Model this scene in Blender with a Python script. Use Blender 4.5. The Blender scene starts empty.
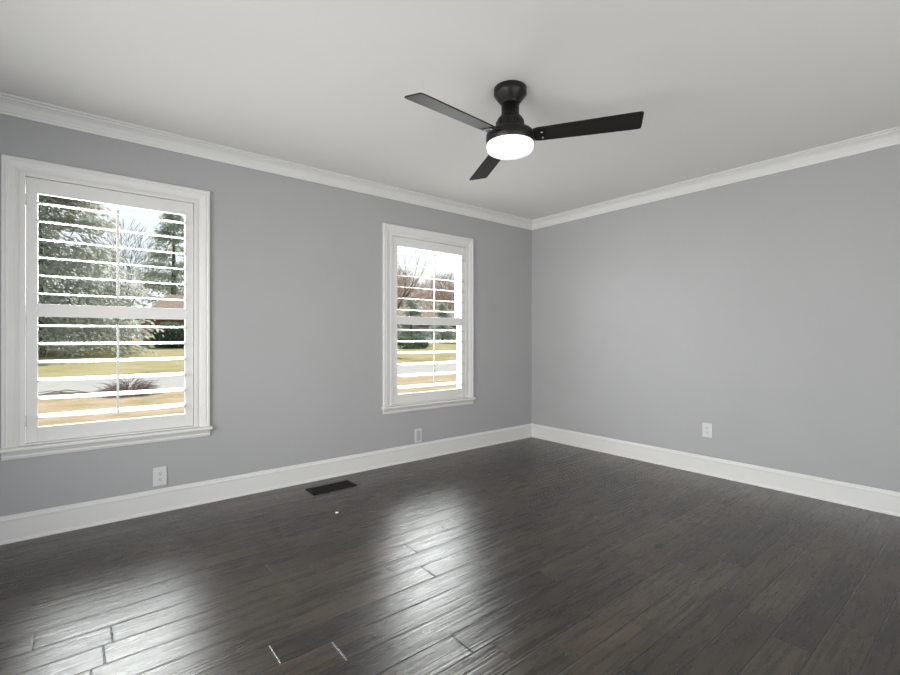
import bpy, bmesh, math, random
from mathutils import Vector, Matrix
R = math.radians
scene = bpy.context.scene
col = scene.collection

# ------------------------------------------------------------------ camera, sky, sun, lights, exposure
cam_d = bpy.data.cameras.new('camera'); cam = bpy.data.objects.new('camera', cam_d); col.objects.link(cam)
cam.location = (-4.057, -3.517, 1.128); cam.rotation_euler = (R(90), 0, R(-39.1))
cam_d.sensor_width = 36; cam_d.lens = 464.0 / 900 * 36; cam_d.clip_start = .02; cam_d.clip_end = 600
scene.camera = cam
scene.view_settings.view_transform = 'Standard'; scene.view_settings.look = 'None'
scene.view_settings.exposure = 0.0; scene.view_settings.gamma = 1.0
scene.view_settings.use_curve_mapping = False
scene.cycles.max_bounces = 10; scene.cycles.diffuse_bounces = 6; scene.cycles.transparent_max_bounces = 24
scene.cycles.sample_clamp_indirect = 8

world = bpy.data.worlds.new('sky'); scene.world = world; world.use_nodes = True
wt = world.node_tree; wn = wt.nodes; wl = wt.links
wn.clear()
wout = wn.new('ShaderNodeOutputWorld'); wbg = wn.new('ShaderNodeBackground')
wtc = wn.new('ShaderNodeTexCoord'); wsep = wn.new('ShaderNodeSeparateXYZ'); wramp = wn.new('ShaderNodeValToRGB')
wnoise = wn.new('ShaderNodeTexNoise'); wmix = wn.new('ShaderNodeMix'); wmix.data_type = 'RGBA'
wl.new(wtc.outputs['Generated'], wsep.inputs[0]); wl.new(wsep.outputs['Z'], wramp.inputs[0])
e = wramp.color_ramp.elements
e[0].position = 0.0; e[0].color = (.98, .99, 1.0, 1)
e[1].position = .85; e[1].color = (.28, .50, .95, 1)
e2 = e.new(.22); e2.color = (.82, .90, 1.0, 1)
wnoise.inputs['Scale'].default_value = 3.5; wnoise.inputs['Detail'].default_value = 5
wl.new(wtc.outputs['Generated'], wnoise.inputs['Vector'])
wcr = wn.new('ShaderNodeValToRGB'); wcr.color_ramp.elements[0].position = .45; wcr.color_ramp.elements[1].position = .65
wl.new(wnoise.outputs['Fac'], wcr.inputs[0]); wl.new(wcr.outputs[0], wmix.inputs['Factor'])
wl.new(wramp.outputs[0], wmix.inputs['A']); wmix.inputs['B'].default_value = (1, 1, 1, 1)
wl.new(wmix.outputs['Result'], wbg.inputs['Color']); wbg.inputs['Strength'].default_value = 1.15
wl.new(wbg.outputs[0], wout.inputs[0])

def lamp(name, kind, loc, aim, energy, color=(1, 1, 1), size=None):
    d = bpy.data.lights.new(name, kind); o = bpy.data.objects.new(name, d); col.objects.link(o)
    o.location = loc
    o.rotation_euler = (Vector(aim) - Vector(loc)).to_track_quat('-Z', 'Y').to_euler()
    d.energy = energy; d.color = color
    if size:
        d.shape = 'RECTANGLE'; d.size, d.size_y = size
    return o
sun = lamp('sun', 'SUN', (8, 25, 30), (8 - 7, 25 - 25, 30 - 30), 7.2, (1, .955, .88)); sun.data.angle = R(.8)
# open sky in front of the two windows in view
o = lamp('window_daylight', 'AREA', (-2.1, 1.3, 2.0), (-2.1, 0, 1.45), 480, (.97, .985, 1), (5.0, 1.8)); o.data.spread = R(145)
# unseen fill lamps added in made-up openings behind and beside the camera
o = lamp('side_fill', 'AREA', (-5.0, -1.9, 1.0), (0, -.8, 1.15), 38, (1, .995, .98), (2.2, 1.9)); o.data.spread = R(100)
lamp('rear_fill', 'AREA', (-2.6, -4.85, 1.05), (-1.4, 0, 1.3), 48, (1, .995, .98), (3.2, 1.9))

# ------------------------------------------------------------------ helpers
def tag(o, label=None, cat=None, group=None, kind=None):
    if label: o['label'] = label
    if cat: o['category'] = cat
    if group: o['group'] = group
    if kind: o['kind'] = kind
    return o
def empty(name, loc=(0, 0, 0), rz=0):
    o = bpy.data.objects.new(name, None); col.objects.link(o); o.location = loc; o.rotation_euler = (0, 0, rz)
    o.empty_display_size = .1
    return o
class MB:
    def __init__(s): s.v = []; s.f = []; s.sm = []
    def add(s, vs, fs, smooth=False):
        b = len(s.v); s.v += [tuple(v) for v in vs]; s.f += [tuple(i + b for i in f) for f in fs]; s.sm += [smooth] * len(fs)
    def box(s, x0, x1, y0, y1, z0, z1):
        v = [(x, y, z) for x in (x0, x1) for y in (y0, y1) for z in (z0, z1)]
        s.add(v, [(0, 1, 3, 2), (4, 6, 7, 5), (0, 4, 5, 1), (2, 3, 7, 6), (0, 2, 6, 4), (1, 5, 7, 3)])
    def bbox(s, x0, x1, y0, y1, z0, z1, b=.003):
        bm = bmesh.new(); bmesh.ops.create_cube(bm, size=1)
        for v in bm.verts:
            v.co = ((x0 + x1) / 2 + v.co.x * (x1 - x0), (y0 + y1) / 2 + v.co.y * (y1 - y0), (z0 + z1) / 2 + v.co.z * (z1 - z0))
        bmesh.ops.bevel(bm, geom=list(bm.edges), offset=b, segments=2, profile=.5, affect='EDGES', clamp_overlap=True)
        bm.verts.index_update(); s.add([v.co[:] for v in bm.verts], [[v.index for v in f.verts] for f in bm.faces]); bm.free()
    def tube(s, pts, rads, n=6, caps=True, smooth=True):
        pts = [Vector(p) for p in pts]; vs = []; fs = []
        for i, p in enumerate(pts):
            d = (pts[min(i + 1, len(pts) - 1)] - pts[max(i - 1, 0)])
            d = d.normalized() if d.length > 1e-9 else Vector((0, 0, 1))
            a = d.orthogonal().normalized() if abs(d.z) > .99 else Vector((0, 0, 1)).cross(d).normalized()
            c = d.cross(a); r = rads[i] if hasattr(rads, '__len__') else rads
            for k in range(n):
                t = 2 * math.pi * k / n; vs.append(p + a * (r * math.cos(t)) + c * (r * math.sin(t)))
        for i in range(len(pts) - 1):
            for k in range(n):
                fs.append((i * n + k, i * n + (k + 1) % n, (i + 1) * n + (k + 1) % n, (i + 1) * n + k))
        if caps: fs.append(tuple(range(n))[::-1]); fs.append(tuple((len(pts) - 1) * n + k for k in range(n)))
        s.add(vs, fs, smooth)
    def lathe(s, prof, cx=0, cy=0, n=48, smooth=True):
        vs = []; fs = []; m = len(prof)
        for k in range(n):
            t = 2 * math.pi * k / n
            for r, z in prof: vs.append((cx + r * math.cos(t), cy + r * math.sin(t), z))
        for k in range(n):
            for i in range(m - 1):
                a, b = k * m + i, ((k + 1) % n) * m + i
                fs.append((a, b, b + 1, a + 1))
        s.add(vs, fs, smooth)
    def build(s, name, m, parent=None):
        me = bpy.data.meshes.new(name); me.from_pydata(s.v, [], s.f)
        me.polygons.foreach_set('use_smooth', s.sm); me.update()
        bm = bmesh.new(); bm.from_mesh(me); bmesh.ops.remove_doubles(bm, verts=bm.verts, dist=1e-6)
        if len(s.f) < 20000: bmesh.ops.recalc_face_normals(bm, faces=bm.faces)
        bm.to_mesh(me); bm.free()
        o = bpy.data.objects.new(name, me); col.objects.link(o); me.materials.append(m)
        if parent: o.parent = parent
        return o
def struct(name, mb, m, label, cat): return tag(mb.build(name, m), label, cat, kind='structure')
def children(o): return [c for c in bpy.data.objects if c.parent == o]
def copy_tree(o, parent=None):
    c = o.copy(); col.objects.link(c)
    if parent: c.parent = parent
    for ch in children(o): copy_tree(ch, c)
    return c

# ------------------------------------------------------------------ materials
class NT:
    def __init__(s, name):
        s.m = bpy.data.materials.new(name); s.m.use_nodes = True; s.t = s.m.node_tree
        s.b = s.t.nodes['Principled BSDF']; s.out = s.t.nodes['Material Output']
    def n(s, typ, **kw):
        nd = s.t.nodes.new(typ)
        for k, v in kw.items():
            if k.startswith('i_'): nd.inputs[int(k[2:]) if k[2:].isdigit() else k[2:].replace('_', ' ')].default_value = v
            else: setattr(nd, k, v)
        return nd
    def l(s, a, b): s.t.links.new(a, b)
    def math(s, op, a, b=None, c=None):
        nd = s.n('ShaderNodeMath', operation=op)
        for i, x in enumerate((a, b, c)):
            if x is None: continue
            if hasattr(x, 'is_output'): s.l(x, nd.inputs[i])
            else: nd.inputs[i].default_value = x
        return nd.outputs[0]
    def ramp(s, fac, stops):
        nd = s.n('ShaderNodeValToRGB'); els = nd.color_ramp.elements
        while len(els) < len(stops): els.new(.5)
        for el, (p, c) in zip(els, stops): el.position = p; el.color = (*c, 1) if len(c) == 3 else c
        s.l(fac, nd.inputs[0]); return nd.outputs[0]
    def noise(s, scale, detail=3, vec=None, rough=.5):
        nd = s.n('ShaderNodeTexNoise'); nd.inputs['Scale'].default_value = scale; nd.inputs['Detail'].default_value = detail
        nd.inputs['Roughness'].default_value = rough
        if vec is None: vec = s.n('ShaderNodeTexCoord').outputs['Object']
        s.l(vec, nd.inputs['Vector']); return nd.outputs['Fac']
    def mapping(s, scale):
        tc = s.n('ShaderNodeTexCoord'); mp = s.n('ShaderNodeMapping'); mp.inputs['Scale'].default_value = scale
        s.l(tc.outputs['Object'], mp.inputs['Vector']); return mp.outputs[0]
    def bump(s, h, strength, dist, normal=None):
        nd = s.n('ShaderNodeBump'); nd.inputs['Strength'].default_value = strength; nd.inputs['Distance'].default_value = dist
        s.l(h, nd.inputs['Height'])
        if normal is not None: s.l(normal, nd.inputs['Normal'])
        return nd.outputs[0]
def plain(name, c, rough=.5, var=.06, scale=6, metal=0, spec=.5, bump=0, bscale=60):
    k = NT(name); k.b.inputs['Roughness'].default_value = rough; k.b.inputs['Metallic'].default_value = metal
    k.b.inputs['Specular IOR Level'].default_value = spec
    f = k.noise(scale, 3)
    k.l(k.ramp(f, [(.3, tuple(x * (1 - var) for x in c)), (.7, tuple(min(1, x * (1 + var)) for x in c))]), k.b.inputs['Base Color'])
    if bump: k.l(k.bump(k.noise(bscale, 2), bump, .002), k.b.inputs['Normal'])
    return k.m
M = {}
M['wall'] = plain('grey_wall_paint', (.366, .367, .369), .75, .015, 2, spec=.3, bump=.08, bscale=220)
M['ceiling'] = plain('ceiling_paint', (.715, .705, .68), .85, .012, 1.5, spec=.2, bump=.1, bscale=120)
M['trim'] = plain('white_trim_paint', (.655, .65, .63), .42, .012, 3)
M['shutter'] = plain('white_shutter_paint', (.655, .65, .63), .38, .012, 3)
M['sash'] = plain('white_window_vinyl', (.72, .72, .71), .4, .012, 3)
M['plate'] = plain('white_outlet_plastic', (.58, .58, .575), .4, .02, 20)
M['slot'] = plain('dark_slot', (.012, .012, .012), .8, spec=.1)
M['screw'] = plain('steel_screw', (.6, .6, .6), .35, metal=1)
M['bronze'] = plain('dark_bronze_fan_metal', (.006, .0052, .0042), .38, .1, 20, spec=.35)
M['register'] = plain('dark_bronze_register', (.011, .0095, .0085), .6, .1, 30, spec=.2)
M['scrap'] = plain('white_scrap', (.85, .85, .84), .6)
def blade_mat():
    k = NT('dark_wood_fan_blade'); f = k.noise(1.0, 4, k.mapping((2, 30, 30)))
    k.l(k.ramp(f, [(.3, (.006, .005, .004)), (.7, (.013, .011, .009))]), k.b.inputs['Base Color'])
    k.b.inputs['Roughness'].default_value = .55; k.b.inputs['Specular IOR Level'].default_value = .35; return k.m
M['blade'] = blade_mat()
def lens_mat():
    k = NT('lit_frosted_lens'); k.b.inputs['Base Color'].default_value = (.85, .87, .9, 1); k.b.inputs['Roughness'].default_value = .5
    f = k.noise(14, 2); k.l(k.ramp(f, [(.3, (.86, .92, 1)), (.7, (.96, .98, 1))]), k.b.inputs['Emission Color'])
    k.b.inputs['Emission Strength'].default_value = .55; return k.m
M['lens'] = lens_mat()
def glass_mat():
    k = NT('window_glass'); tr = k.n('ShaderNodeBsdfTransparent'); gl = k.n('ShaderNodeBsdfGlossy'); gl.inputs['Roughness'].default_value = .02
    tr.inputs[0].default_value = (.97, .985, .98, 1); mx = k.n('ShaderNodeMixShader'); fr = k.n('ShaderNodeFresnel'); fr.inputs[0].default_value = 1.07
    k.l(fr.outputs[0], mx.inputs[0]); k.l(tr.outputs[0], mx.inputs[1]); k.l(gl.outputs[0], mx.inputs[2])
    k.l(mx.outputs[0], k.out.inputs[0]); return k.m
M['glass'] = glass_mat()
def floor_mat():
    k = NT('dark_scraped_plank_floor'); W = .127
    tc = k.n('ShaderNodeTexCoord'); sp = k.n('ShaderNodeSeparateXYZ'); k.l(tc.outputs['Object'], sp.inputs[0])
    X, Y = sp.outputs['X'], sp.outputs['Y']
    yr = k.math('DIVIDE', Y, W); row = k.math('FLOOR', yr); fy = k.math('FRACT', yr)
    wn1 = k.n('ShaderNodeTexWhiteNoise', noise_dimensions='1D'); k.l(row, wn1.inputs['W'])
    wn2 = k.n('ShaderNodeTexWhiteNoise', noise_dimensions='1D'); k.l(k.math('ADD', row, 41.3), wn2.inputs['W'])
    L = k.math('MULTIPLY_ADD', wn2.outputs['Value'], .75, .75)
    xs = k.math('DIVIDE', k.math('MULTIPLY_ADD', wn1.outputs['Value'], 9.7, X), L)
    seg = k.math('FLOOR', xs); fx = k.math('FRACT', xs)
    dy = k.math('MULTIPLY', k.math('MINIMUM', fy, k.math('SUBTRACT', 1.0, fy)), W)
    dx = k.math('MULTIPLY', k.math('MINIMUM', fx, k.math('SUBTRACT', 1.0, fx)), L)
    seam = k.n('ShaderNodeMapRange', interpolation_type='SMOOTHSTEP'); seam.inputs['From Min'].default_value = 0; seam.inputs['From Max'].default_value = .0045
    k.l(k.math('MINIMUM', dx, dy), seam.inputs['Value'])
    cb = k.n('ShaderNodeCombineXYZ'); k.l(row, cb.inputs[0]); k.l(seg, cb.inputs[1])
    wid = k.n('ShaderNodeTexWhiteNoise', noise_dimensions='3D'); k.l(cb.outputs[0], wid.inputs['Vector'])
    base = k.ramp(wid.outputs['Value'], [(0, (.017, .0122, .0075)), (.35, (.035, .0262, .0165)), (.6, (.026, .0190, .0118)), (.85, (.045, .0345, .0220)), (1, (.042, .0245, .0160))])
    # grain, shifted from plank to plank
    mp = k.n('ShaderNodeVectorMath', operation='MULTIPLY'); mp.inputs[1].default_value = (1.6, 26, 1); k.l(tc.outputs['Object'], mp.inputs[0])
    of = k.n('ShaderNodeVectorMath', operation='MULTIPLY_ADD'); of.inputs[1].default_value = (17, 31, 5)
    k.l(wid.outputs['Color'], of.inputs[0]); k.l(mp.outputs[0], of.inputs[2])
    g = k.noise(1.6, 6, of.outputs[0], .65)
    gcol = k.ramp(g, [(.3, (.35, .34, .33)), (.7, (1.65, 1.62, 1.58))])
    m1 = k.n('ShaderNodeMix', data_type='RGBA', blend_type='MULTIPLY'); m1.inputs['Factor'].default_value = 1
    k.l(base, m1.inputs['A']); k.l(gcol, m1.inputs['B'])
    blot = k.ramp(k.noise(2.2, 3, k.mapping((1, 2.2, 1))), [(.35, (.72, .70, .68)), (.65, (1.12, 1.12, 1.12))])
    m2 = k.n('ShaderNodeMix', data_type='RGBA', blend_type='MULTIPLY'); m2.inputs['Factor'].default_value = 1
    k.l(m1.outputs['Result'], m2.inputs['A']); k.l(blot, m2.inputs['B'])
    m3 = k.n('ShaderNodeMix', data_type='RGBA'); m3.inputs['A'].default_value = (.006, .005, .004, 1)
    k.l(seam.outputs[0], m3.inputs['Factor']); k.l(m2.outputs['Result'], m3.inputs['B'])
    k.l(m3.outputs['Result'], k.b.inputs['Base Color'])
    k.l(k.math('MULTIPLY_ADD', g, .22, .17), k.b.inputs['Roughness'])
    scr = k.noise(1.0, 3, k.mapping((2.2, 24, 1)), .55)
    nrm = k.bump(scr, .42, .005); fine = k.noise(1.0, 4, k.mapping((1.6, 85, 1)), .65); nrm = k.bump(fine, .8, .0022, nrm); nrm = k.bump(g, .25, .0012, nrm); nrm = k.bump(seam.outputs[0], .7, .002, nrm)
    k.l(nrm, k.b.inputs['Normal'])
    k.b.inputs['Specular IOR Level'].default_value = .85
    return k.m
M['floor'] = floor_mat()
def ground_mat(name, stops, scale, rough=.95, sc=(1, 1, 1)):
    k = NT(name); f = k.noise(scale, 8, k.mapping(sc), .7); k.l(k.ramp(f, stops), k.b.inputs['Base Color'])
    k.b.inputs['Roughness'].default_value = rough; k.b.inputs['Specular IOR Level'].default_value = .1
    k.l(k.bump(f, .6, .05), k.b.inputs['Normal']); return k.m
M['near_lawn'] = ground_mat('dry_straw_lawn', [(.3, (.21, .185, .075)), (.5, (.33, .245, .15)), (.72, (.42, .33, .225))], 1.1)
M['far_lawn'] = ground_mat('olive_winter_lawn', [(.3, (.17, .155, .06)), (.5, (.28, .24, .115)), (.72, (.36, .305, .17))], .5)
M['road'] = ground_mat('pale_asphalt', [(.3, (.29, .275, .25)), (.7, (.355, .34, .31))], 1.5)
M['bounce_slab'] = ground_mat('pale_grey_bounce', [(.3, (.50, .505, .51)), (.7, (.58, .585, .59))], 1.2)  # pale neutral tone for the added ground that bounces light indoors
M['drive'] = ground_mat('pale_concrete', [(.3, (.36, .35, .31)), (.7, (.44, .43, .39))], 1.2)
def leaf_mat(name, a, b):
    k = NT(name); f = k.noise(.9, 4); k.l(k.ramp(f, [(.3, a), (.7, b)]), k.b.inputs['Base Color'])
    k.b.inputs['Roughness'].default_value = .7
    tl = k.n('ShaderNodeBsdfTranslucent'); tl.inputs[0].default_value = (*[x * 1.3 for x in b], 1)
    mx = k.n('ShaderNodeMixShader'); mx.inputs[0].default_value = .5
    k.l(k.b.outputs[0], mx.inputs[1]); k.l(tl.outputs[0], mx.inputs[2]); k.l(mx.outputs[0], k.out.inputs[0]); return k.m
M['cedar'] = leaf_mat('grey_green_cedar', (.23, .245, .20), (.44, .455, .385))
M['pine'] = leaf_mat('dark_green_pine', (.18, .215, .17), (.36, .40, .32))
M['shrub'] = leaf_mat('dark_green_shrub', (.04, .075, .045), (.10, .16, .095))
M['bark'] = plain('grey_brown_bark', (.12, .10, .085), .9, .3, 3)
M['twig'] = plain('warm_brown_twig', (.43, .31, .235), .9, .25, 3)
M['brush'] = plain('purple_brown_dry_twigs', (.20, .15, .12), .9, .35, 5)
M['roof'] = ground_mat('tan_shingle_roof', [(.3, (.24, .17, .13)), (.7, (.34, .25, .19))], 1.5, sc=(1, 1, 3))
M['housetrim'] = plain('house_white_trim', (.75, .72, .66), .6)
M['greyside'] = plain('grey_garage_siding', (.26, .29, .33), .7, .1, 2)
M['darkpane'] = plain('dark_house_pane', (.02, .025, .03), .15)
def brick_mat():
    k = NT('red_brick'); tc = k.n('ShaderNodeTexCoord'); mp = k.n('ShaderNodeMapping'); mp.inputs['Rotation'].default_value = (R(90), 0, 0)
    k.l(tc.outputs['Object'], mp.inputs[0]); br = k.n('ShaderNodeTexBrick'); br.inputs['Scale'].default_value = 3
    br.inputs['Color1'].default_value = (.30, .13, .085, 1); br.inputs['Color2'].default_value = (.22, .10, .07, 1); br.inputs['Mortar'].default_value = (.4, .35, .3, 1)
    k.l(mp.outputs[0], br.inputs['Vector']); k.l(br.outputs['Color'], k.b.inputs['Base Color']); k.b.inputs['Roughness'].default_value = .9; return k.m
M['brick'] = brick_mat()

# ------------------------------------------------------------------ room shell
XL, YR, H, T = -5.1, -4.95, 2.44, .13
W1, W2 = (-4.36, -3.329), (-1.957, -.906)              # outer edges of the window casings
CW, ZS, ZT = .07, .522, 2.127                         # casing width, stool top, casing top
holes = [(a + CW, b - CW, ZS - .02, ZT - CW) for a, b in (W1, W2)]
def wall_with_holes(axis, lo, hi, p0, p1, hs):
    m = MB()
    def bx(a0, a1, z0, z1):
        if a1 - a0 < 1e-6 or z1 - z0 < 1e-6: return
        m.box(a0, a1, p0, p1, z0, z1) if axis == 'x' else m.box(p0, p1, a0, a1, z0, z1)
    cur = lo
    for a0, a1, z0, z1 in sorted(hs):
        bx(cur, a0, 0, H); bx(a0, a1, 0, z0); bx(a0, a1, z1, H); cur = a1
    bx(cur, hi, 0, H); return m
m = MB(); m.add([(XL, YR, 0), (0, YR, 0), (0, 0, 0), (XL, 0, 0)], [(0, 1, 2, 3)]); m.box(XL, 0, YR, 0, -.15, -.002)
struct('floor', m, M['floor'], 'dark hand-scraped wood plank floor running alongside the window wall', 'floor')
m = MB(); m.box(XL - T, T, YR - T, T, H, H + .12)
struct('ceiling', m, M['ceiling'], 'flat off-white ceiling that carries the black fan', 'ceiling')
struct('wall_left', wall_with_holes('x', XL - T, T, 0, T, holes), M['wall'], 'grey wall with two white shuttered windows', 'wall')
m = MB(); m.box(0, T, YR, 0, 0, H)
struct('wall_right', m, M['wall'], 'plain grey wall without windows, right of the corner', 'wall')
struct('wall_rear', wall_with_holes('x', XL - T, T, YR - T, YR, [(-4.2, -1.0, 0, 2.05)]), M['wall'], 'grey wall behind the viewer with a wide opening added for a fill lamp', 'wall')  # opening made up to hold the rear fill lamp
struct('wall_side', wall_with_holes('y', YR, 0, XL - T, XL, [(-3.05, -.75, 0, 2.05)]), M['wall'], 'grey wall beside the viewer with a wide opening added for a fill lamp', 'wall')  # opening made up to hold the side fill lamp

def molding(prof, axis):                                # prof: (distance from wall, height), mitred at the corner
    m = MB(); n = len(prof)
    if axis == 'A': a = [(XL, -d, z) for d, z in prof]; b = [(-d, -d, z) for d, z in prof]
    else: a = [(-d, YR, z) for d, z in prof]; b = [(-d, -d, z) for d, z in prof]
    m.add(a + b, [(i, (i + 1) % n, n + (i + 1) % n, n + i) for i in range(n)] + [tuple(range(n)), tuple(range(2 * n - 1, n - 1, -1))])
    return m
base_prof = [(0, 0), (.014, 0), (.014, .118), (.0165, .121), (.0165, .128), (.013, .134), (.010, .1375), (.0095, .142), (.007, .1475), (0, .149)]
shoe_prof = [(.014, 0), (.023, 0), (.0228, .008), (.0215, .014), (.0185, .0185), (.014, .020)]
crown_prof = [(0, 2.350), (.010, 2.350), (.012, 2.362), (.016, 2.367), (.018, 2.374), (.024, 2.384), (.035, 2.402), (.050, 2.415), (.060, 2.419), (.0605, 2.427), (.068, 2.429), (.076, 2.432), (.076, 2.44), (0, 2.44)]
for ax, side, txt in (('A', 'left', 'below the two windows'), ('B', 'right', 'along the windowless wall')):
    o = struct('baseboard_' + side, molding(base_prof, ax), M['trim'], 'tall white baseboard ' + txt, 'baseboard')
    molding(shoe_prof, ax).build('shoe_molding', M['trim'], o)
for i, (ax, txt) in enumerate((('A', 'above the two windows'), ('B', 'atop the windowless wall'))):
    struct('trim_%d' % (i + 1), molding(crown_prof, ax), M['trim'], 'white crown molding ' + txt, 'trim')

# ------------------------------------------------------------------ windows
cas_prof = [(0, 0), (0, .019), (.004, .022), (.013, .022), (.017, .019), (.022, .0185), (.026, .0205), (.036, .0185), (.052, .0145), (.056, .0125), (.060, .0125), (.064, .0105), (CW, .0105), (CW, 0)]
def make_window(idx, a, b, label):
    xc = (a + b) / 2
    root = empty('window_%d' % idx, (xc, 0, ZS)); tag(root, label, 'window', kind='structure')
    O = Vector((xc, 0, ZS))
    def part(mb, name, mat, par=root):
        mb.v = [tuple(Vector(v) - O) for v in mb.v]; return mb.build(name, mat, par)
    m = MB(); n = len(cas_prof); vs = []
    for o, h in cas_prof: vs += [(a + o, -h, ZS), (a + o, -h, ZT - o), (b - o, -h, ZT - o), (b - o, -h, ZS)]
    fs = []
    for i in range(n - 1):
        for j in range(3): fs.append((i * 4 + j, i * 4 + j + 1, (i + 1) * 4 + j + 1, (i + 1) * 4 + j))
    fs += [tuple(i * 4 for i in range(n)), tuple(i * 4 + 3 for i in range(n))[::-1]]
    m.add(vs, fs); part(m, 'casing', M['trim'])
    m = MB(); m.bbox(a - .013, b + .013, -.042, .001, ZS - .020, ZS, .004); m.box(a + CW, b - CW, 0, .07, ZS - .02, ZS - .001); part(m, 'stool', M['trim'])
    ap = [(0, .455), (.009, .455), (.011, .462), (.014, .466), (.014, .478), (.018, .484), (.024, .494), (.030, .502), (0, .502)]
    m = MB(); n = len(ap); m.add([(a, -d, z) for d, z in ap] + [(b, -d, z) for d, z in ap],
        [(i, (i + 1) % n, n + (i + 1) % n, n + i) for i in range(n)] + [tuple(range(n)), tuple(range(2 * n - 1, n - 1, -1))]); part(m, 'apron', M['trim'])
    x0, x1, z0, z1 = a + CW, b - CW, ZS, ZT - CW
    m = MB(); t = .012
    m.box(x0 - .001, x0 + t, .002, T + .004, z0, z1); m.box(x1 - t, x1 + .001, .002, T + .004, z0, z1)
    m.box(x0 + t, x1 - t, .002, T + .004, z1 - t, z1 + .001); m.box(x0 + t, x1 - t, -.0 + .07, T + .045, z0 - .03, z0 + .012); part(m, 'jamb', M['sash'])
    x0 += t; x1 -= t; z0 += .012; z1 -= t; zm = 1.285
    for nm, yy, s0, s1 in (('upper_sash', .102, zm - .02, z1), ('lower_sash', .073, z0, zm + .02)):
        m = MB(); w = .042; y0, y1 = yy, yy + .028
        m.box(x0, x0 + w, y0, y1, s0, s1); m.box(x1 - w, x1, y0, y1, s0, s1); m.box(x0 + w, x1 - w, y0, y1, s0, s0 + w); m.box(x0 + w, x1 - w, y0, y1, s1 - w, s1)
        so = part(m, nm, M['sash'])
        m = MB(); m.box(x0 + w - .003, x1 - w + .003, yy + .012, yy + .015, s0 + w - .003, s1 - w + .003); part(m, 'glass_pane', M['glass'], so)
    return root
make_window(1, *W1, 'white cased window on the left, with the brush pile in its view')
make_window(2, *W2, 'white cased window nearer the room corner')

LC, LS = math.cos(R(7)), math.sin(R(7))                # louvers tip slightly, outer edge up
def make_shutter(a, b, label):
    xc = (a + b) / 2
    root = empty('plantation_shutter', (xc, 0, ZS)); tag(root, label, 'shutter', 'white louvered window shutters')
    O = Vector((xc, 0, ZS))
    def part(mb, name, mat=M['shutter'], par=root):
        mb.v = [tuple(Vector(v) - O) for v in mb.v]; return mb.build(name, mat, par)
    x0, x1, z0, z1 = a + CW + .001, b - CW - .001, ZS + .001, ZT - CW - .001
    fw = .025; m = MB()
    for (p, q, r, s) in ((x0, x0 + fw, z0, z1), (x1 - fw, x1, z0, z1), (x0 + fw, x1 - fw, z1 - fw, z1), (x0 + fw, x1 - fw, z0, z0 + .010)):
        m.bbox(p, q, -.013, .034, r, s, .002)
    part(m, 'shutter_frame')
    g = .0025; px0, px1, pz0, pz1 = x0 + fw + g, x1 - fw - g, z0 + .012, z1 - fw - g
    y0, y1, sw = -.006, .022, .050
    for p, q in ((px0, px0 + sw), (px1 - sw, px1)):
        m = MB(); m.bbox(p, q, y0, y1, pz0, pz1, .0025); part(m, 'stile')
    ix0, ix1 = px0 + sw, px1 - sw
    for nm, r, s in (('top_rail', 1.945, pz1), ('mid_rail', 1.247, 1.320), ('bottom_rail', pz0, .620)):
        m = MB(); m.bbox(ix0 - .001, ix1 + .001, y0 + .0015, y1 - .0015, r, s, .0025); part(m, nm)
    zs = [1.893 - .1032 * i for i in range(6)] + [1.195 - .1034 * i for i in range(6)]
    first = None; yc = (y0 + y1) / 2
    for i, z in enumerate(zs):
        if first is None:
            m = MB(); n = 20; vs = []
            for x in (ix0 + .002, ix1 - .002):
                for k in range(n):
                    t = 2 * math.pi * k / n; cy, cz = .057 * math.cos(t), .0042 * math.sin(t); vs.append((x, yc + cy * LC - cz * LS, zs[0] + cy * LS + cz * LC))
            m.add(vs, [(k, (k + 1) % n, n + (k + 1) % n, n + k) for k in range(n)], True)
            m.add(vs, [tuple(range(n))[::-1], tuple(range(n, 2 * n))])
            first = part(m, 'louver')
        else:
            o = first.copy(); col.objects.link(o); o.parent = root; o.location = (0, 0, z - zs[0])
    for zt, zb in ((1.905, 1.366), (1.207, .667)):
        m = MB(); m.bbox(xc - .006, xc + .006, yc - .069, yc - .058, zb, zt, .002); part(m, 'tilt_rod')
    for z in (1.90, .66):
        m = MB(); m.tube([(px0 - .001, y0 - .004, z - .03), (px0 - .001, y0 - .004, z + .03)], .004, 10); m.box(px0 - .001, px0 + .018, y0 - .0015, y0 + .0005, z - .028, z + .028); part(m, 'hinge')
    return root
make_shutter(*W1, 'white louvered shutter over the left window, with a brush pile seen through it')
make_shutter(*W2, 'white louvered shutter over the window nearest the room corner')

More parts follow.
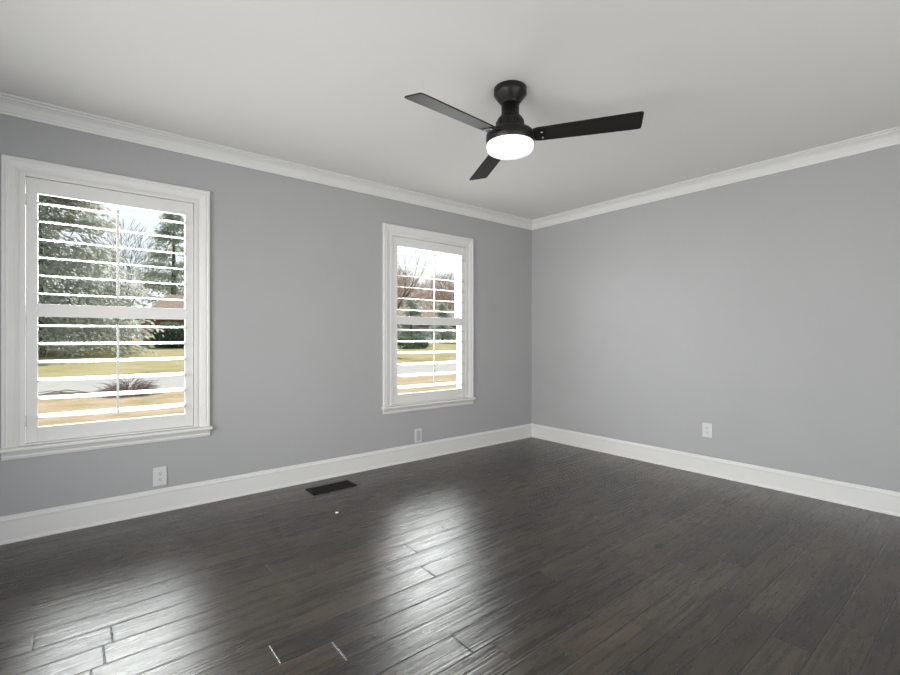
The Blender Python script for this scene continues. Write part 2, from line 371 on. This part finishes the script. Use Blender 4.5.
# ------------------------------------------------------------------ outlets, floor register, scrap
def make_outlet(kind, loc, rz, label, w=.078, h=.122):  # built facing -y, centred on its plate
    root = empty(kind, loc, rz); tag(root, label, 'outlet' if kind == 'power_outlet' else 'wall plate')
    m = MB(); m.bbox(-w / 2, w / 2, -.0065, 0, -h / 2, h / 2, .003); m.build('cover_plate', M['plate'], root)
    if kind == 'power_outlet':
        for s in (-1, 1):
            m = MB(); n = 24; zc = s * .0195; vs = []
            ring = [(.0165 * math.cos(2 * math.pi * k / n), max(-.0125, min(.0125, .0165 * math.sin(2 * math.pi * k / n)))) for k in range(n)]
            for y in (-.0065, -.0085): vs += [(x, y, zc + z) for x, z in ring]
            m.add(vs, [(k, (k + 1) % n, n + (k + 1) % n, n + k) for k in range(n)] + [tuple(range(n, 2 * n))])
            rc = m.build('receptacle', M['plate'], root)
            m = MB(); m.box(-.0075, -.0050, -.0089, -.008, zc - .001, zc + .0075); m.box(.0050, .0072, -.0089, -.008, zc, zc + .007); m.tube([(0, -.008, zc - .0065), (0, -.0089, zc - .0065)], .0026, 10)
            m.build('slot', M['slot'], rc)
        m = MB(); m.tube([(0, -.006, 0), (0, -.0080, 0)], .003, 12); m.build('screw', M['screw'], root)
    else:
        m = MB(); m.bbox(-.021, .021, -.0082, -.006, -.046, .046, .0012); m.build('insert', plain('grey_plate_insert', (.40, .40, .40), .4), root)
        for z in (-.055, .055):
            m = MB(); m.tube([(0, -.006, z), (0, -.0078, z)], .003, 12); m.build('screw', M['screw'], root)
    return root
make_outlet('power_outlet', (-3.6195, 0, .230), 0, 'white duplex power outlet below the left window')
make_outlet('wall_plate', (-1.580, 0, .222), 0, 'narrow white wall plate with plain insert below the window near the corner', .076, .128)
make_outlet('power_outlet', (0, -1.888, .365), R(-90), 'white duplex power outlet alone on the windowless wall', .078, .118)

root = empty('floor_register', (-2.547, -.248, 0)); tag(root, 'dark bronze slotted vent register set in the wood floor', 'vent')
m = MB(); a, b = .172, .080
m.bbox(-a, a, -b, -b + .022, -.001, .005, .0015); m.bbox(-a, a, b - .022, b, -.001, .005, .0015); m.bbox(-a, -a + .024, -b, b, -.001, .005, .0015); m.bbox(a - .024, a, -b, b, -.001, .005, .0015)
m.build('register_frame', M['register'], root)
m = MB(); m.box(-a + .02, a - .02, -b + .018, b - .018, .0002, .0008); m.build('backing', M['slot'], root)
for i in range(19):
    x = -a + .024 + (i + .5) * (2 * a - .048) / 19
    m = MB(); m.bbox(x - .0034, x + .0034, -b + .02, b - .02, .0008, .0042, .0008); m.build('grille_bar', M['register'], root)
for y in (-.02, .02):
    m = MB(); m.box(-a + .02, a - .02, y - .003, y + .003, .0008, .0038); m.build('cross_bar', M['register'], root)
m = MB(); bm = bmesh.new(); bmesh.ops.create_icosphere(bm, subdivisions=2, radius=.011)
random.seed(3)
for v in bm.verts: v.co = (v.co.x * (1 + random.uniform(-.15, .15)), v.co.y * .7, max(0, v.co.z * .5 + .004))
bm.verts.index_update(); m.add([v.co[:] for v in bm.verts], [[v.index for v in f.verts] for f in bm.faces], True); bm.free()
o = m.build('paper_scrap', M['scrap']); o.location = (-2.741, -.747, 0); tag(o, 'tiny white scrap lying on the dark floor by the vent', 'scrap')

# ------------------------------------------------------------------ ceiling fan
FX, FY = -2.269, -1.8195
fan = empty('ceiling_fan', (FX, FY, H)); tag(fan, 'black three-blade ceiling fan with a lit white drum light', 'ceiling fan')
def fz(p): return [(r, z - H) for r, z in p]
m = MB(); m.lathe(fz([(0, 2.44), (.083, 2.44), (.086, 2.436), (.086, 2.408), (.083, 2.402), (.056, 2.366), (.0505, 2.360), (.048, 2.352), (0, 2.352)])); m.build('canopy', M['bronze'], fan)
m = MB(); m.lathe(fz([(0, 2.354), (.047, 2.354), (.046, 2.300), (.050, 2.296), (.050, 2.288), (0, 2.288)])); m.build('neck', M['bronze'], fan)
m = MB(); m.lathe(fz([(0, 2.292), (.050, 2.292), (.064, 2.280), (.072, 2.262), (.075, 2.235), (.078, 2.222), (.100, 2.213), (.117, 2.206), (.1245, 2.198), (.1265, 2.190), (.1265, 2.148), (.124, 2.145), (0, 2.145)])); hs = m.build('motor_housing', M['bronze'], fan)
for k in range(10):
    t = 2 * math.pi * k / 10; c, s = math.cos(t), math.sin(t)
    m = MB(); m.tube([(.0745 * c, .0745 * s, 2.236 - H), (.0725 * c, .0725 * s, 2.262 - H)], .003, 6); m.build('vent_slot', M['slot'], hs)
m = MB(); m.lathe(fz([(.1235, 2.150), (.1235, 2.132), (.121, 2.118), (.115, 2.109), (.104, 2.103), (.06, 2.100), (0, 2.099)])); m.build('lens', M['lens'], fan)
def blade_mesh():
    m = MB(); th = .0032
    out = [(.125, -.046), (.150, -.052)] + [(.16 + .468 * i / 8, -.052 - .0095 * i / 8) for i in range(9)] + [(.640, -.0605), (.6475, -.056), (.649, -.048), (.6445, .048), (.642, .056), (.634, .0605), (.620, .0615)]
    out += [(.16 + .45 * i / 8, .052 + .0095 * i / 8) for i in range(8, -1, -1)] + [(.150, .052), (.125, .046)]
    n = len(out); p = R(-12.8)
    def tr(x, y, z): return (x, y * math.cos(p) - z * math.sin(p), y * math.sin(p) + z * math.cos(p))
    vs = [tr(x, y, -th) for x, y in out] + [tr(x, y, th) for x, y in out]
    m.add(vs, [tuple(range(n))[::-1], tuple(range(n, 2 * n))] + [(i, (i + 1) % n, n + (i + 1) % n, n + i) for i in range(n)])
    return m, tr
bz = 2.180 - H
for k in range(3):
    an = R(182.8 + 120 * k)
    if k == 0:
        m, tr = blade_mesh(); bl = m.build('blade', M['blade'], fan)
        m = MB(); vs = []
        for z in (-.0075, -.0034): vs += [tr(x, y, z) for x, y in ((.07, -.028), (.13, -.030), (.172, -.040), (.185, -.030), (.185, .030), (.172, .040), (.13, .030), (.07, .028))]
        m.add(vs, [tuple(range(8))[::-1], tuple(range(8, 16))] + [(i, (i + 1) % 8, 8 + (i + 1) % 8, 8 + i) for i in range(8)]); br = m.build('blade_bracket', M['bronze'], bl)
        for (x, y) in ((.168, -.022), (.168, .022)):
            m = MB(); m.tube([tr(x, y, -.0072), tr(x, y, -.0095)], .0048, 10); m.build('screw', M['screw'], bl)
        proto = bl
    else:
        bl = proto.copy(); col.objects.link(bl); bl.parent = fan
        for ch in children(proto):
            c = ch.copy(); col.objects.link(c); c.parent = bl
    bl.location = (0, 0, bz); bl.rotation_euler = (0, 0, an)

# ------------------------------------------------------------------ outdoors
def gz(y): return -.6 + .03 * max(0, min(y, 80) - 22)
def strip(ys, xa, xb, dz=0):
    m = MB(); ys = list(ys)
    for i in range(len(ys) - 1):
        p, q = ys[i], ys[i + 1]
        m.add([(xa, p, gz(p) + dz), (xb, p, gz(p) + dz), (xb, q, gz(q) + dz), (xa, q, gz(q) + dz)], [(0, 1, 2, 3)])
    return m
struct('bounce_slab', strip([-14, .6], -24, 6, .01), M['bounce_slab'], 'unseen pale concrete slab added to bounce light into the room', 'bounce_slab')  # unseen ground added to bounce neutral light up to the ceiling
struct('near_lawn', strip([-14, 13.6], -40, 60), M['near_lawn'], 'straw-coloured lawn between the house and the road', 'lawn')
struct('road', strip([13.6, 21.6], -60, 90), M['road'], 'pale grey road crossing behind the brush pile', 'road')
struct('far_lawn', strip([21.6, 22, 80, 260], -160, 320), M['far_lawn'], 'olive winter lawn across the road', 'lawn')
struct('driveway', strip([50, 55.5], 14, 90, .03), M['drive'], 'pale driveway in front of the far house', 'driveway')

def limb(m, p, d, L, r, depth, rng, spread=.55, up=.12, n=4):
    q = p; pts = [p]; rs = [r]
    for s in range(3):
        d = (d + Vector((rng.uniform(-.18, .18), rng.uniform(-.18, .18), rng.uniform(-.1, .18)))).normalized()
        q = q + d * (L / 3); pts.append(q); rs.append(r * (1 - .16 * (s + 1)))
    m.tube(pts, rs, n if depth < 2 else 3, False)
    if depth == 0 or r < .006: return
    for k in range(rng.choice((2, 3, 3))):
        ax = Vector((rng.uniform(-1, 1), rng.uniform(-1, 1), rng.uniform(-.3, .6))).normalized()
        nd = (d + ax * spread * rng.uniform(.7, 1.4) + Vector((0, 0, up))).normalized()
        limb(m, pts[rng.choice((1, 2, 3, 3))] if k else pts[3], nd, L * rng.uniform(.62, .82), rs[3] * rng.uniform(.55, .75), depth - 1, rng, spread, up, n)
def bare_tree(x, y, h, seed, label, mat='bark', r=.22, depth=6, lean=(0, 0), fuzz=0, crown=4.5):
    rng = random.Random(seed); root = empty('bare_tree', (x, y, gz(y))); tag(root, label, 'tree', 'trees across the road')
    m = MB(); m.tube([(0, 0, -.3), (lean[0] * .3, lean[1] * .3, h * .12), (lean[0], lean[1], h * .25)], [r * 1.3, r, r * .85], 8); m.build('trunk', M['bark'], root)
    m = MB(); p = Vector((lean[0], lean[1], h * .245))
    for k in range(4):
        t = k * 1.57 + rng.uniform(-.4, .4)
        limb(m, p, Vector((math.cos(t) * .6, math.sin(t) * .6, 1)).normalized(), h * .26, r * .6, depth, rng)
    for i in range(fuzz):
        u = Vector((rng.gauss(0, 1), rng.gauss(0, 1), rng.gauss(0, 1))).normalized() * rng.random() ** .4
        leafy(m, rng, Vector((u.x * crown, u.y * crown, h * .62 + u.z * h * .38)), Vector((u.x + rng.uniform(-.6, .6), u.y + rng.uniform(-.6, .6), 1)), rng.uniform(.8, 1.9), rng.uniform(.02, .045))
    m.build('branches', M[mat], root); return root
def leafy(m, rng, c, d, L, w):
    d = d.normalized(); s = d.cross(Vector((rng.uniform(-1, 1), rng.uniform(-1, 1), rng.uniform(-1, 1))))
    s = s.normalized() if s.length > 1e-4 else Vector((1, 0, 0))
    b = len(m.v); m.v += [tuple(c), tuple(c + d * L * .5 + s * w), tuple(c + d * L), tuple(c + d * L * .5 - s * w)]
    m.f.append((b, b + 1, b + 2, b + 3)); m.sm.append(False)
def conifer(x, y, h, rad, seed, label, mat, n, base=.08, L=.7, w=.10, droop=-.45, power=.8, name='evergreen_tree'):
    rng = random.Random(seed); root = empty(name, (x, y, gz(y))); tag(root, label, 'tree', 'trees across the road')
    m = MB(); m.tube([(0, 0, -.3), (0, 0, h * .5), (0, 0, h * .95)], [rad * .085, rad * .06, .03], 8)
    m.build('trunk', M['bark'], root)
    m = MB()
    nb = max(40, n // 60)
    for i in range(nb):
        f = rng.random() ** 1.25; z0 = h * (base + (1 - base) * f); R0 = rad * (1 - f) ** power * rng.uniform(.75, 1.1) + .15
        t = rng.uniform(0, 6.283); u = Vector((math.cos(t), math.sin(t), 0)); rise = rng.uniform(-.12, .18)
        tip = u * R0 + Vector((0, 0, z0 + R0 * rise)); st = Vector((0, 0, z0))
        m.tube([st, tip], [.03, .008], 3, False)
        for j in range(n // nb):
            g = rng.random() ** .6; c = st.lerp(tip, g) + Vector((rng.gauss(0, .22), rng.gauss(0, .22), rng.gauss(0, .16))) * (1 + R0 * .12)
            leafy(m, rng, c, u * rng.uniform(.2, 1) + Vector((rng.uniform(-.7, .7), rng.uniform(-.7, .7), droop + rng.uniform(-.4, .4))), L * rng.uniform(.6, 1.2), w * rng.uniform(.6, 1.2))
    m.build('foliage', M[mat], root); return root
def shrub(x, y, rx, ry, h, seed, label, n, mat='shrub', boxy=False, L=.28, w=.09):
    rng = random.Random(seed); root = empty('shrub' if not boxy else 'hedge', (x, y, gz(y))); tag(root, label, 'shrub' if not boxy else 'hedge')
    m = MB()
    for k in range(5):
        t = k * 1.256; m.tube([(rx * .1 * math.cos(t), ry * .1 * math.sin(t), -.1), (rx * .5 * math.cos(t), ry * .5 * math.sin(t), h * .75)], [.04, .012], 5)
    m.build('stem', M['bark'], root)
    m = MB()
    for i in range(n):
        u = Vector((rng.gauss(0, 1), rng.gauss(0, 1), rng.gauss(0, 1))).normalized()
        if boxy: u = u / max(abs(u.x), abs(u.y), abs(u.z))
        s = rng.random() ** .25
        c = Vector((u.x * rx * s, u.y * ry * s, h * .5 + u.z * h * .5 * s))
        leafy(m, rng, c, u + Vector((rng.uniform(-.8, .8), rng.uniform(-.8, .8), rng.uniform(-.6, .8))), L * rng.uniform(.6, 1.2), w * rng.uniform(.6, 1.2))
    m.build('foliage', M[mat], root); return root

# brush pile on the verge, its long sticks reaching to the left
rng = random.Random(8); m = MB()
for i in range(340):
    t = rng.uniform(0, 6.283); rr = rng.random() ** .6
    c = Vector((rr * .45 * math.cos(t), rr * .40 * math.sin(t), .02 + (1 - rr) * rng.uniform(0, .5)))
    d = Vector((math.cos(t) * rng.uniform(.3, 1.2), math.sin(t) * .6, rng.uniform(-.15, .38))).normalized(); L = rng.uniform(.25, .62)
    c2 = c + d * L * .5 + Vector((rng.uniform(-.08, .08), rng.uniform(-.08, .08), rng.uniform(0, .10))); c3 = c + d * L + Vector((0, 0, rng.uniform(-.1, .1)))
    for q in (c2, c3): q.z = max(.012, q.z)
    m.tube([c, c2, c3], [.010, .007, .003], 4, False)
for i in range(9):
    a0 = Vector((rng.uniform(-.9, -.4), rng.uniform(-.3, .4), .06)); L = rng.uniform(1.0, 2.2)
    m.tube([a0, a0 + Vector((-L * .5, rng.uniform(-.2, .3), rng.uniform(.05, .22))), a0 + Vector((-L, rng.uniform(-.3, .5), .03))], [.013, .009, .005], 4, False)
o = m.build('brush_pile', M['brush']); o.location = (-2.72, 13.4, -.6); tag(o, 'heap of dry brown branches on the straw lawn beside the road', 'brush pile')

def house(x0, x1, y, dep, wall, rise, label, wall_mat, openings):
    z = gz(y); root = empty('house', ((x0 + x1) / 2, y, z)); tag(root, label, 'house'); w = (x1 - x0) / 2
    m = MB(); m.box(-w, w, 0, dep, -.5, wall); m.build('wall', M[wall_mat], root)
    m = MB(); e = .6; v = [(-w - e, -e, wall), (w + e, -e, wall), (w + e, dep + e, wall), (-w - e, dep + e, wall), (-w + 2, dep / 2, wall + rise), (w - 2, dep / 2, wall + rise)]
    m.add(v, [(0, 1, 5, 4), (1, 2, 5), (2, 3, 4, 5), (3, 0, 4), (0, 3, 2, 1)]); m.build('roof', M['roof'], root)
    m = MB(); m.box(-w - e, w + e, -e - .03, -e + .02, wall - .22, wall + .02); m.build('fascia', M['housetrim'], root)
    for (nm, cx, cw, zb, zt) in openings:
        m = MB(); m.box(cx - cw / 2 - .08, cx + cw / 2 + .08, -.06, .01, zb - .08, zt + .08); f = m.build(nm, M['housetrim'] if nm != 'garage_door' else M['greyside'], root)
        if nm != 'garage_door':
            m = MB(); m.box(cx - cw / 2, cx + cw / 2, -.07, -.05, zb, zt); m.build('pane', M['darkpane'], f)
    return root
house(1.8, 17, 49, 9, 2.9, 2.6, 'brick house with tan roof seen at the right edge of the left window', 'brick', [('window', -6.2, 1.2, .9, 2.2), ('window', -2, 1.6, .9, 2.2), ('door', 1, 1, 0, 2.1), ('window', 5, 1.6, .9, 2.2)])
house(29, 62, 60, 11, 2.9, 3.0, 'low house with broad tan roof seen through the window near the corner', 'brick', [('garage_door', -10, 5, 0, 2.3), ('garage_door', -3.5, 5, 0, 2.3), ('window', 3.5, 1.6, .9, 2.2), ('window', 9, 1.6, .9, 2.2)])
conifer(-6.2, 41, 15.5, 7.6, 1, 'broad grey-green evergreen filling the left window view', 'cedar', 26000, base=.035, L=.55, w=.085, power=.55)
conifer(6.2, 66.5, 16.8, 4.7, 2, 'dark evergreen rising behind the brick house roof', 'pine', 8000, base=.06, L=.6, w=.09, power=.5)
conifer(30.4, 47, 6.0, 2.3, 5, 'bushy dark pine left of centre in the corner window view', 'pine', 2500, base=.05, L=.5, w=.09)
conifer(40.4, 53, 6.0, 2.2, 6, 'bushy dark pine right of centre in the corner window view', 'pine', 2200, base=.05, L=.5, w=.09)
bare_tree(1.7, 75, 16, 11, 'bare tree between the grey-green evergreen and the dark one', 'bark', .22, 6, fuzz=1300, crown=4.2)
bare_tree(15.9, 29, 11.5, 12, 'bare dark forked tree at the left edge of the corner window', 'bark', .22, lean=(.3, .2))
bare_tree(34, 78, 14, 13, 'bare brown tree behind the low house, left of its fellows', 'twig', .25, 5, fuzz=6500, crown=5.9)
bare_tree(48, 79, 14, 14, 'bare brown tree behind the low house, between two others', 'twig', .25, 5, fuzz=6500, crown=5.9)
bare_tree(62, 80, 14, 15, 'bare brown tree behind the low house, right of its fellows', 'twig', .25, 5, fuzz=6500, crown=5.9)
shrub(3.2, 47, 1.7, 1.1, 2.3, 21, 'round dark green bush against the brick house', 2200)
shrub(-5.2, 53, 5.6, 1.0, 2.2, 22, 'long dark hedge behind the grey-green evergreen', 3500, boxy=True)
shrub(25.0, 39, 1.5, .7, 1.2, 23, 'low clipped hedge on the lawn before the low house', 2200, boxy=True, L=.18, w=.07)
shrub(27.5, 40, .4, .4, .9, 24, 'small round bush at the end of the clipped hedge', 500, L=.18, w=.06)
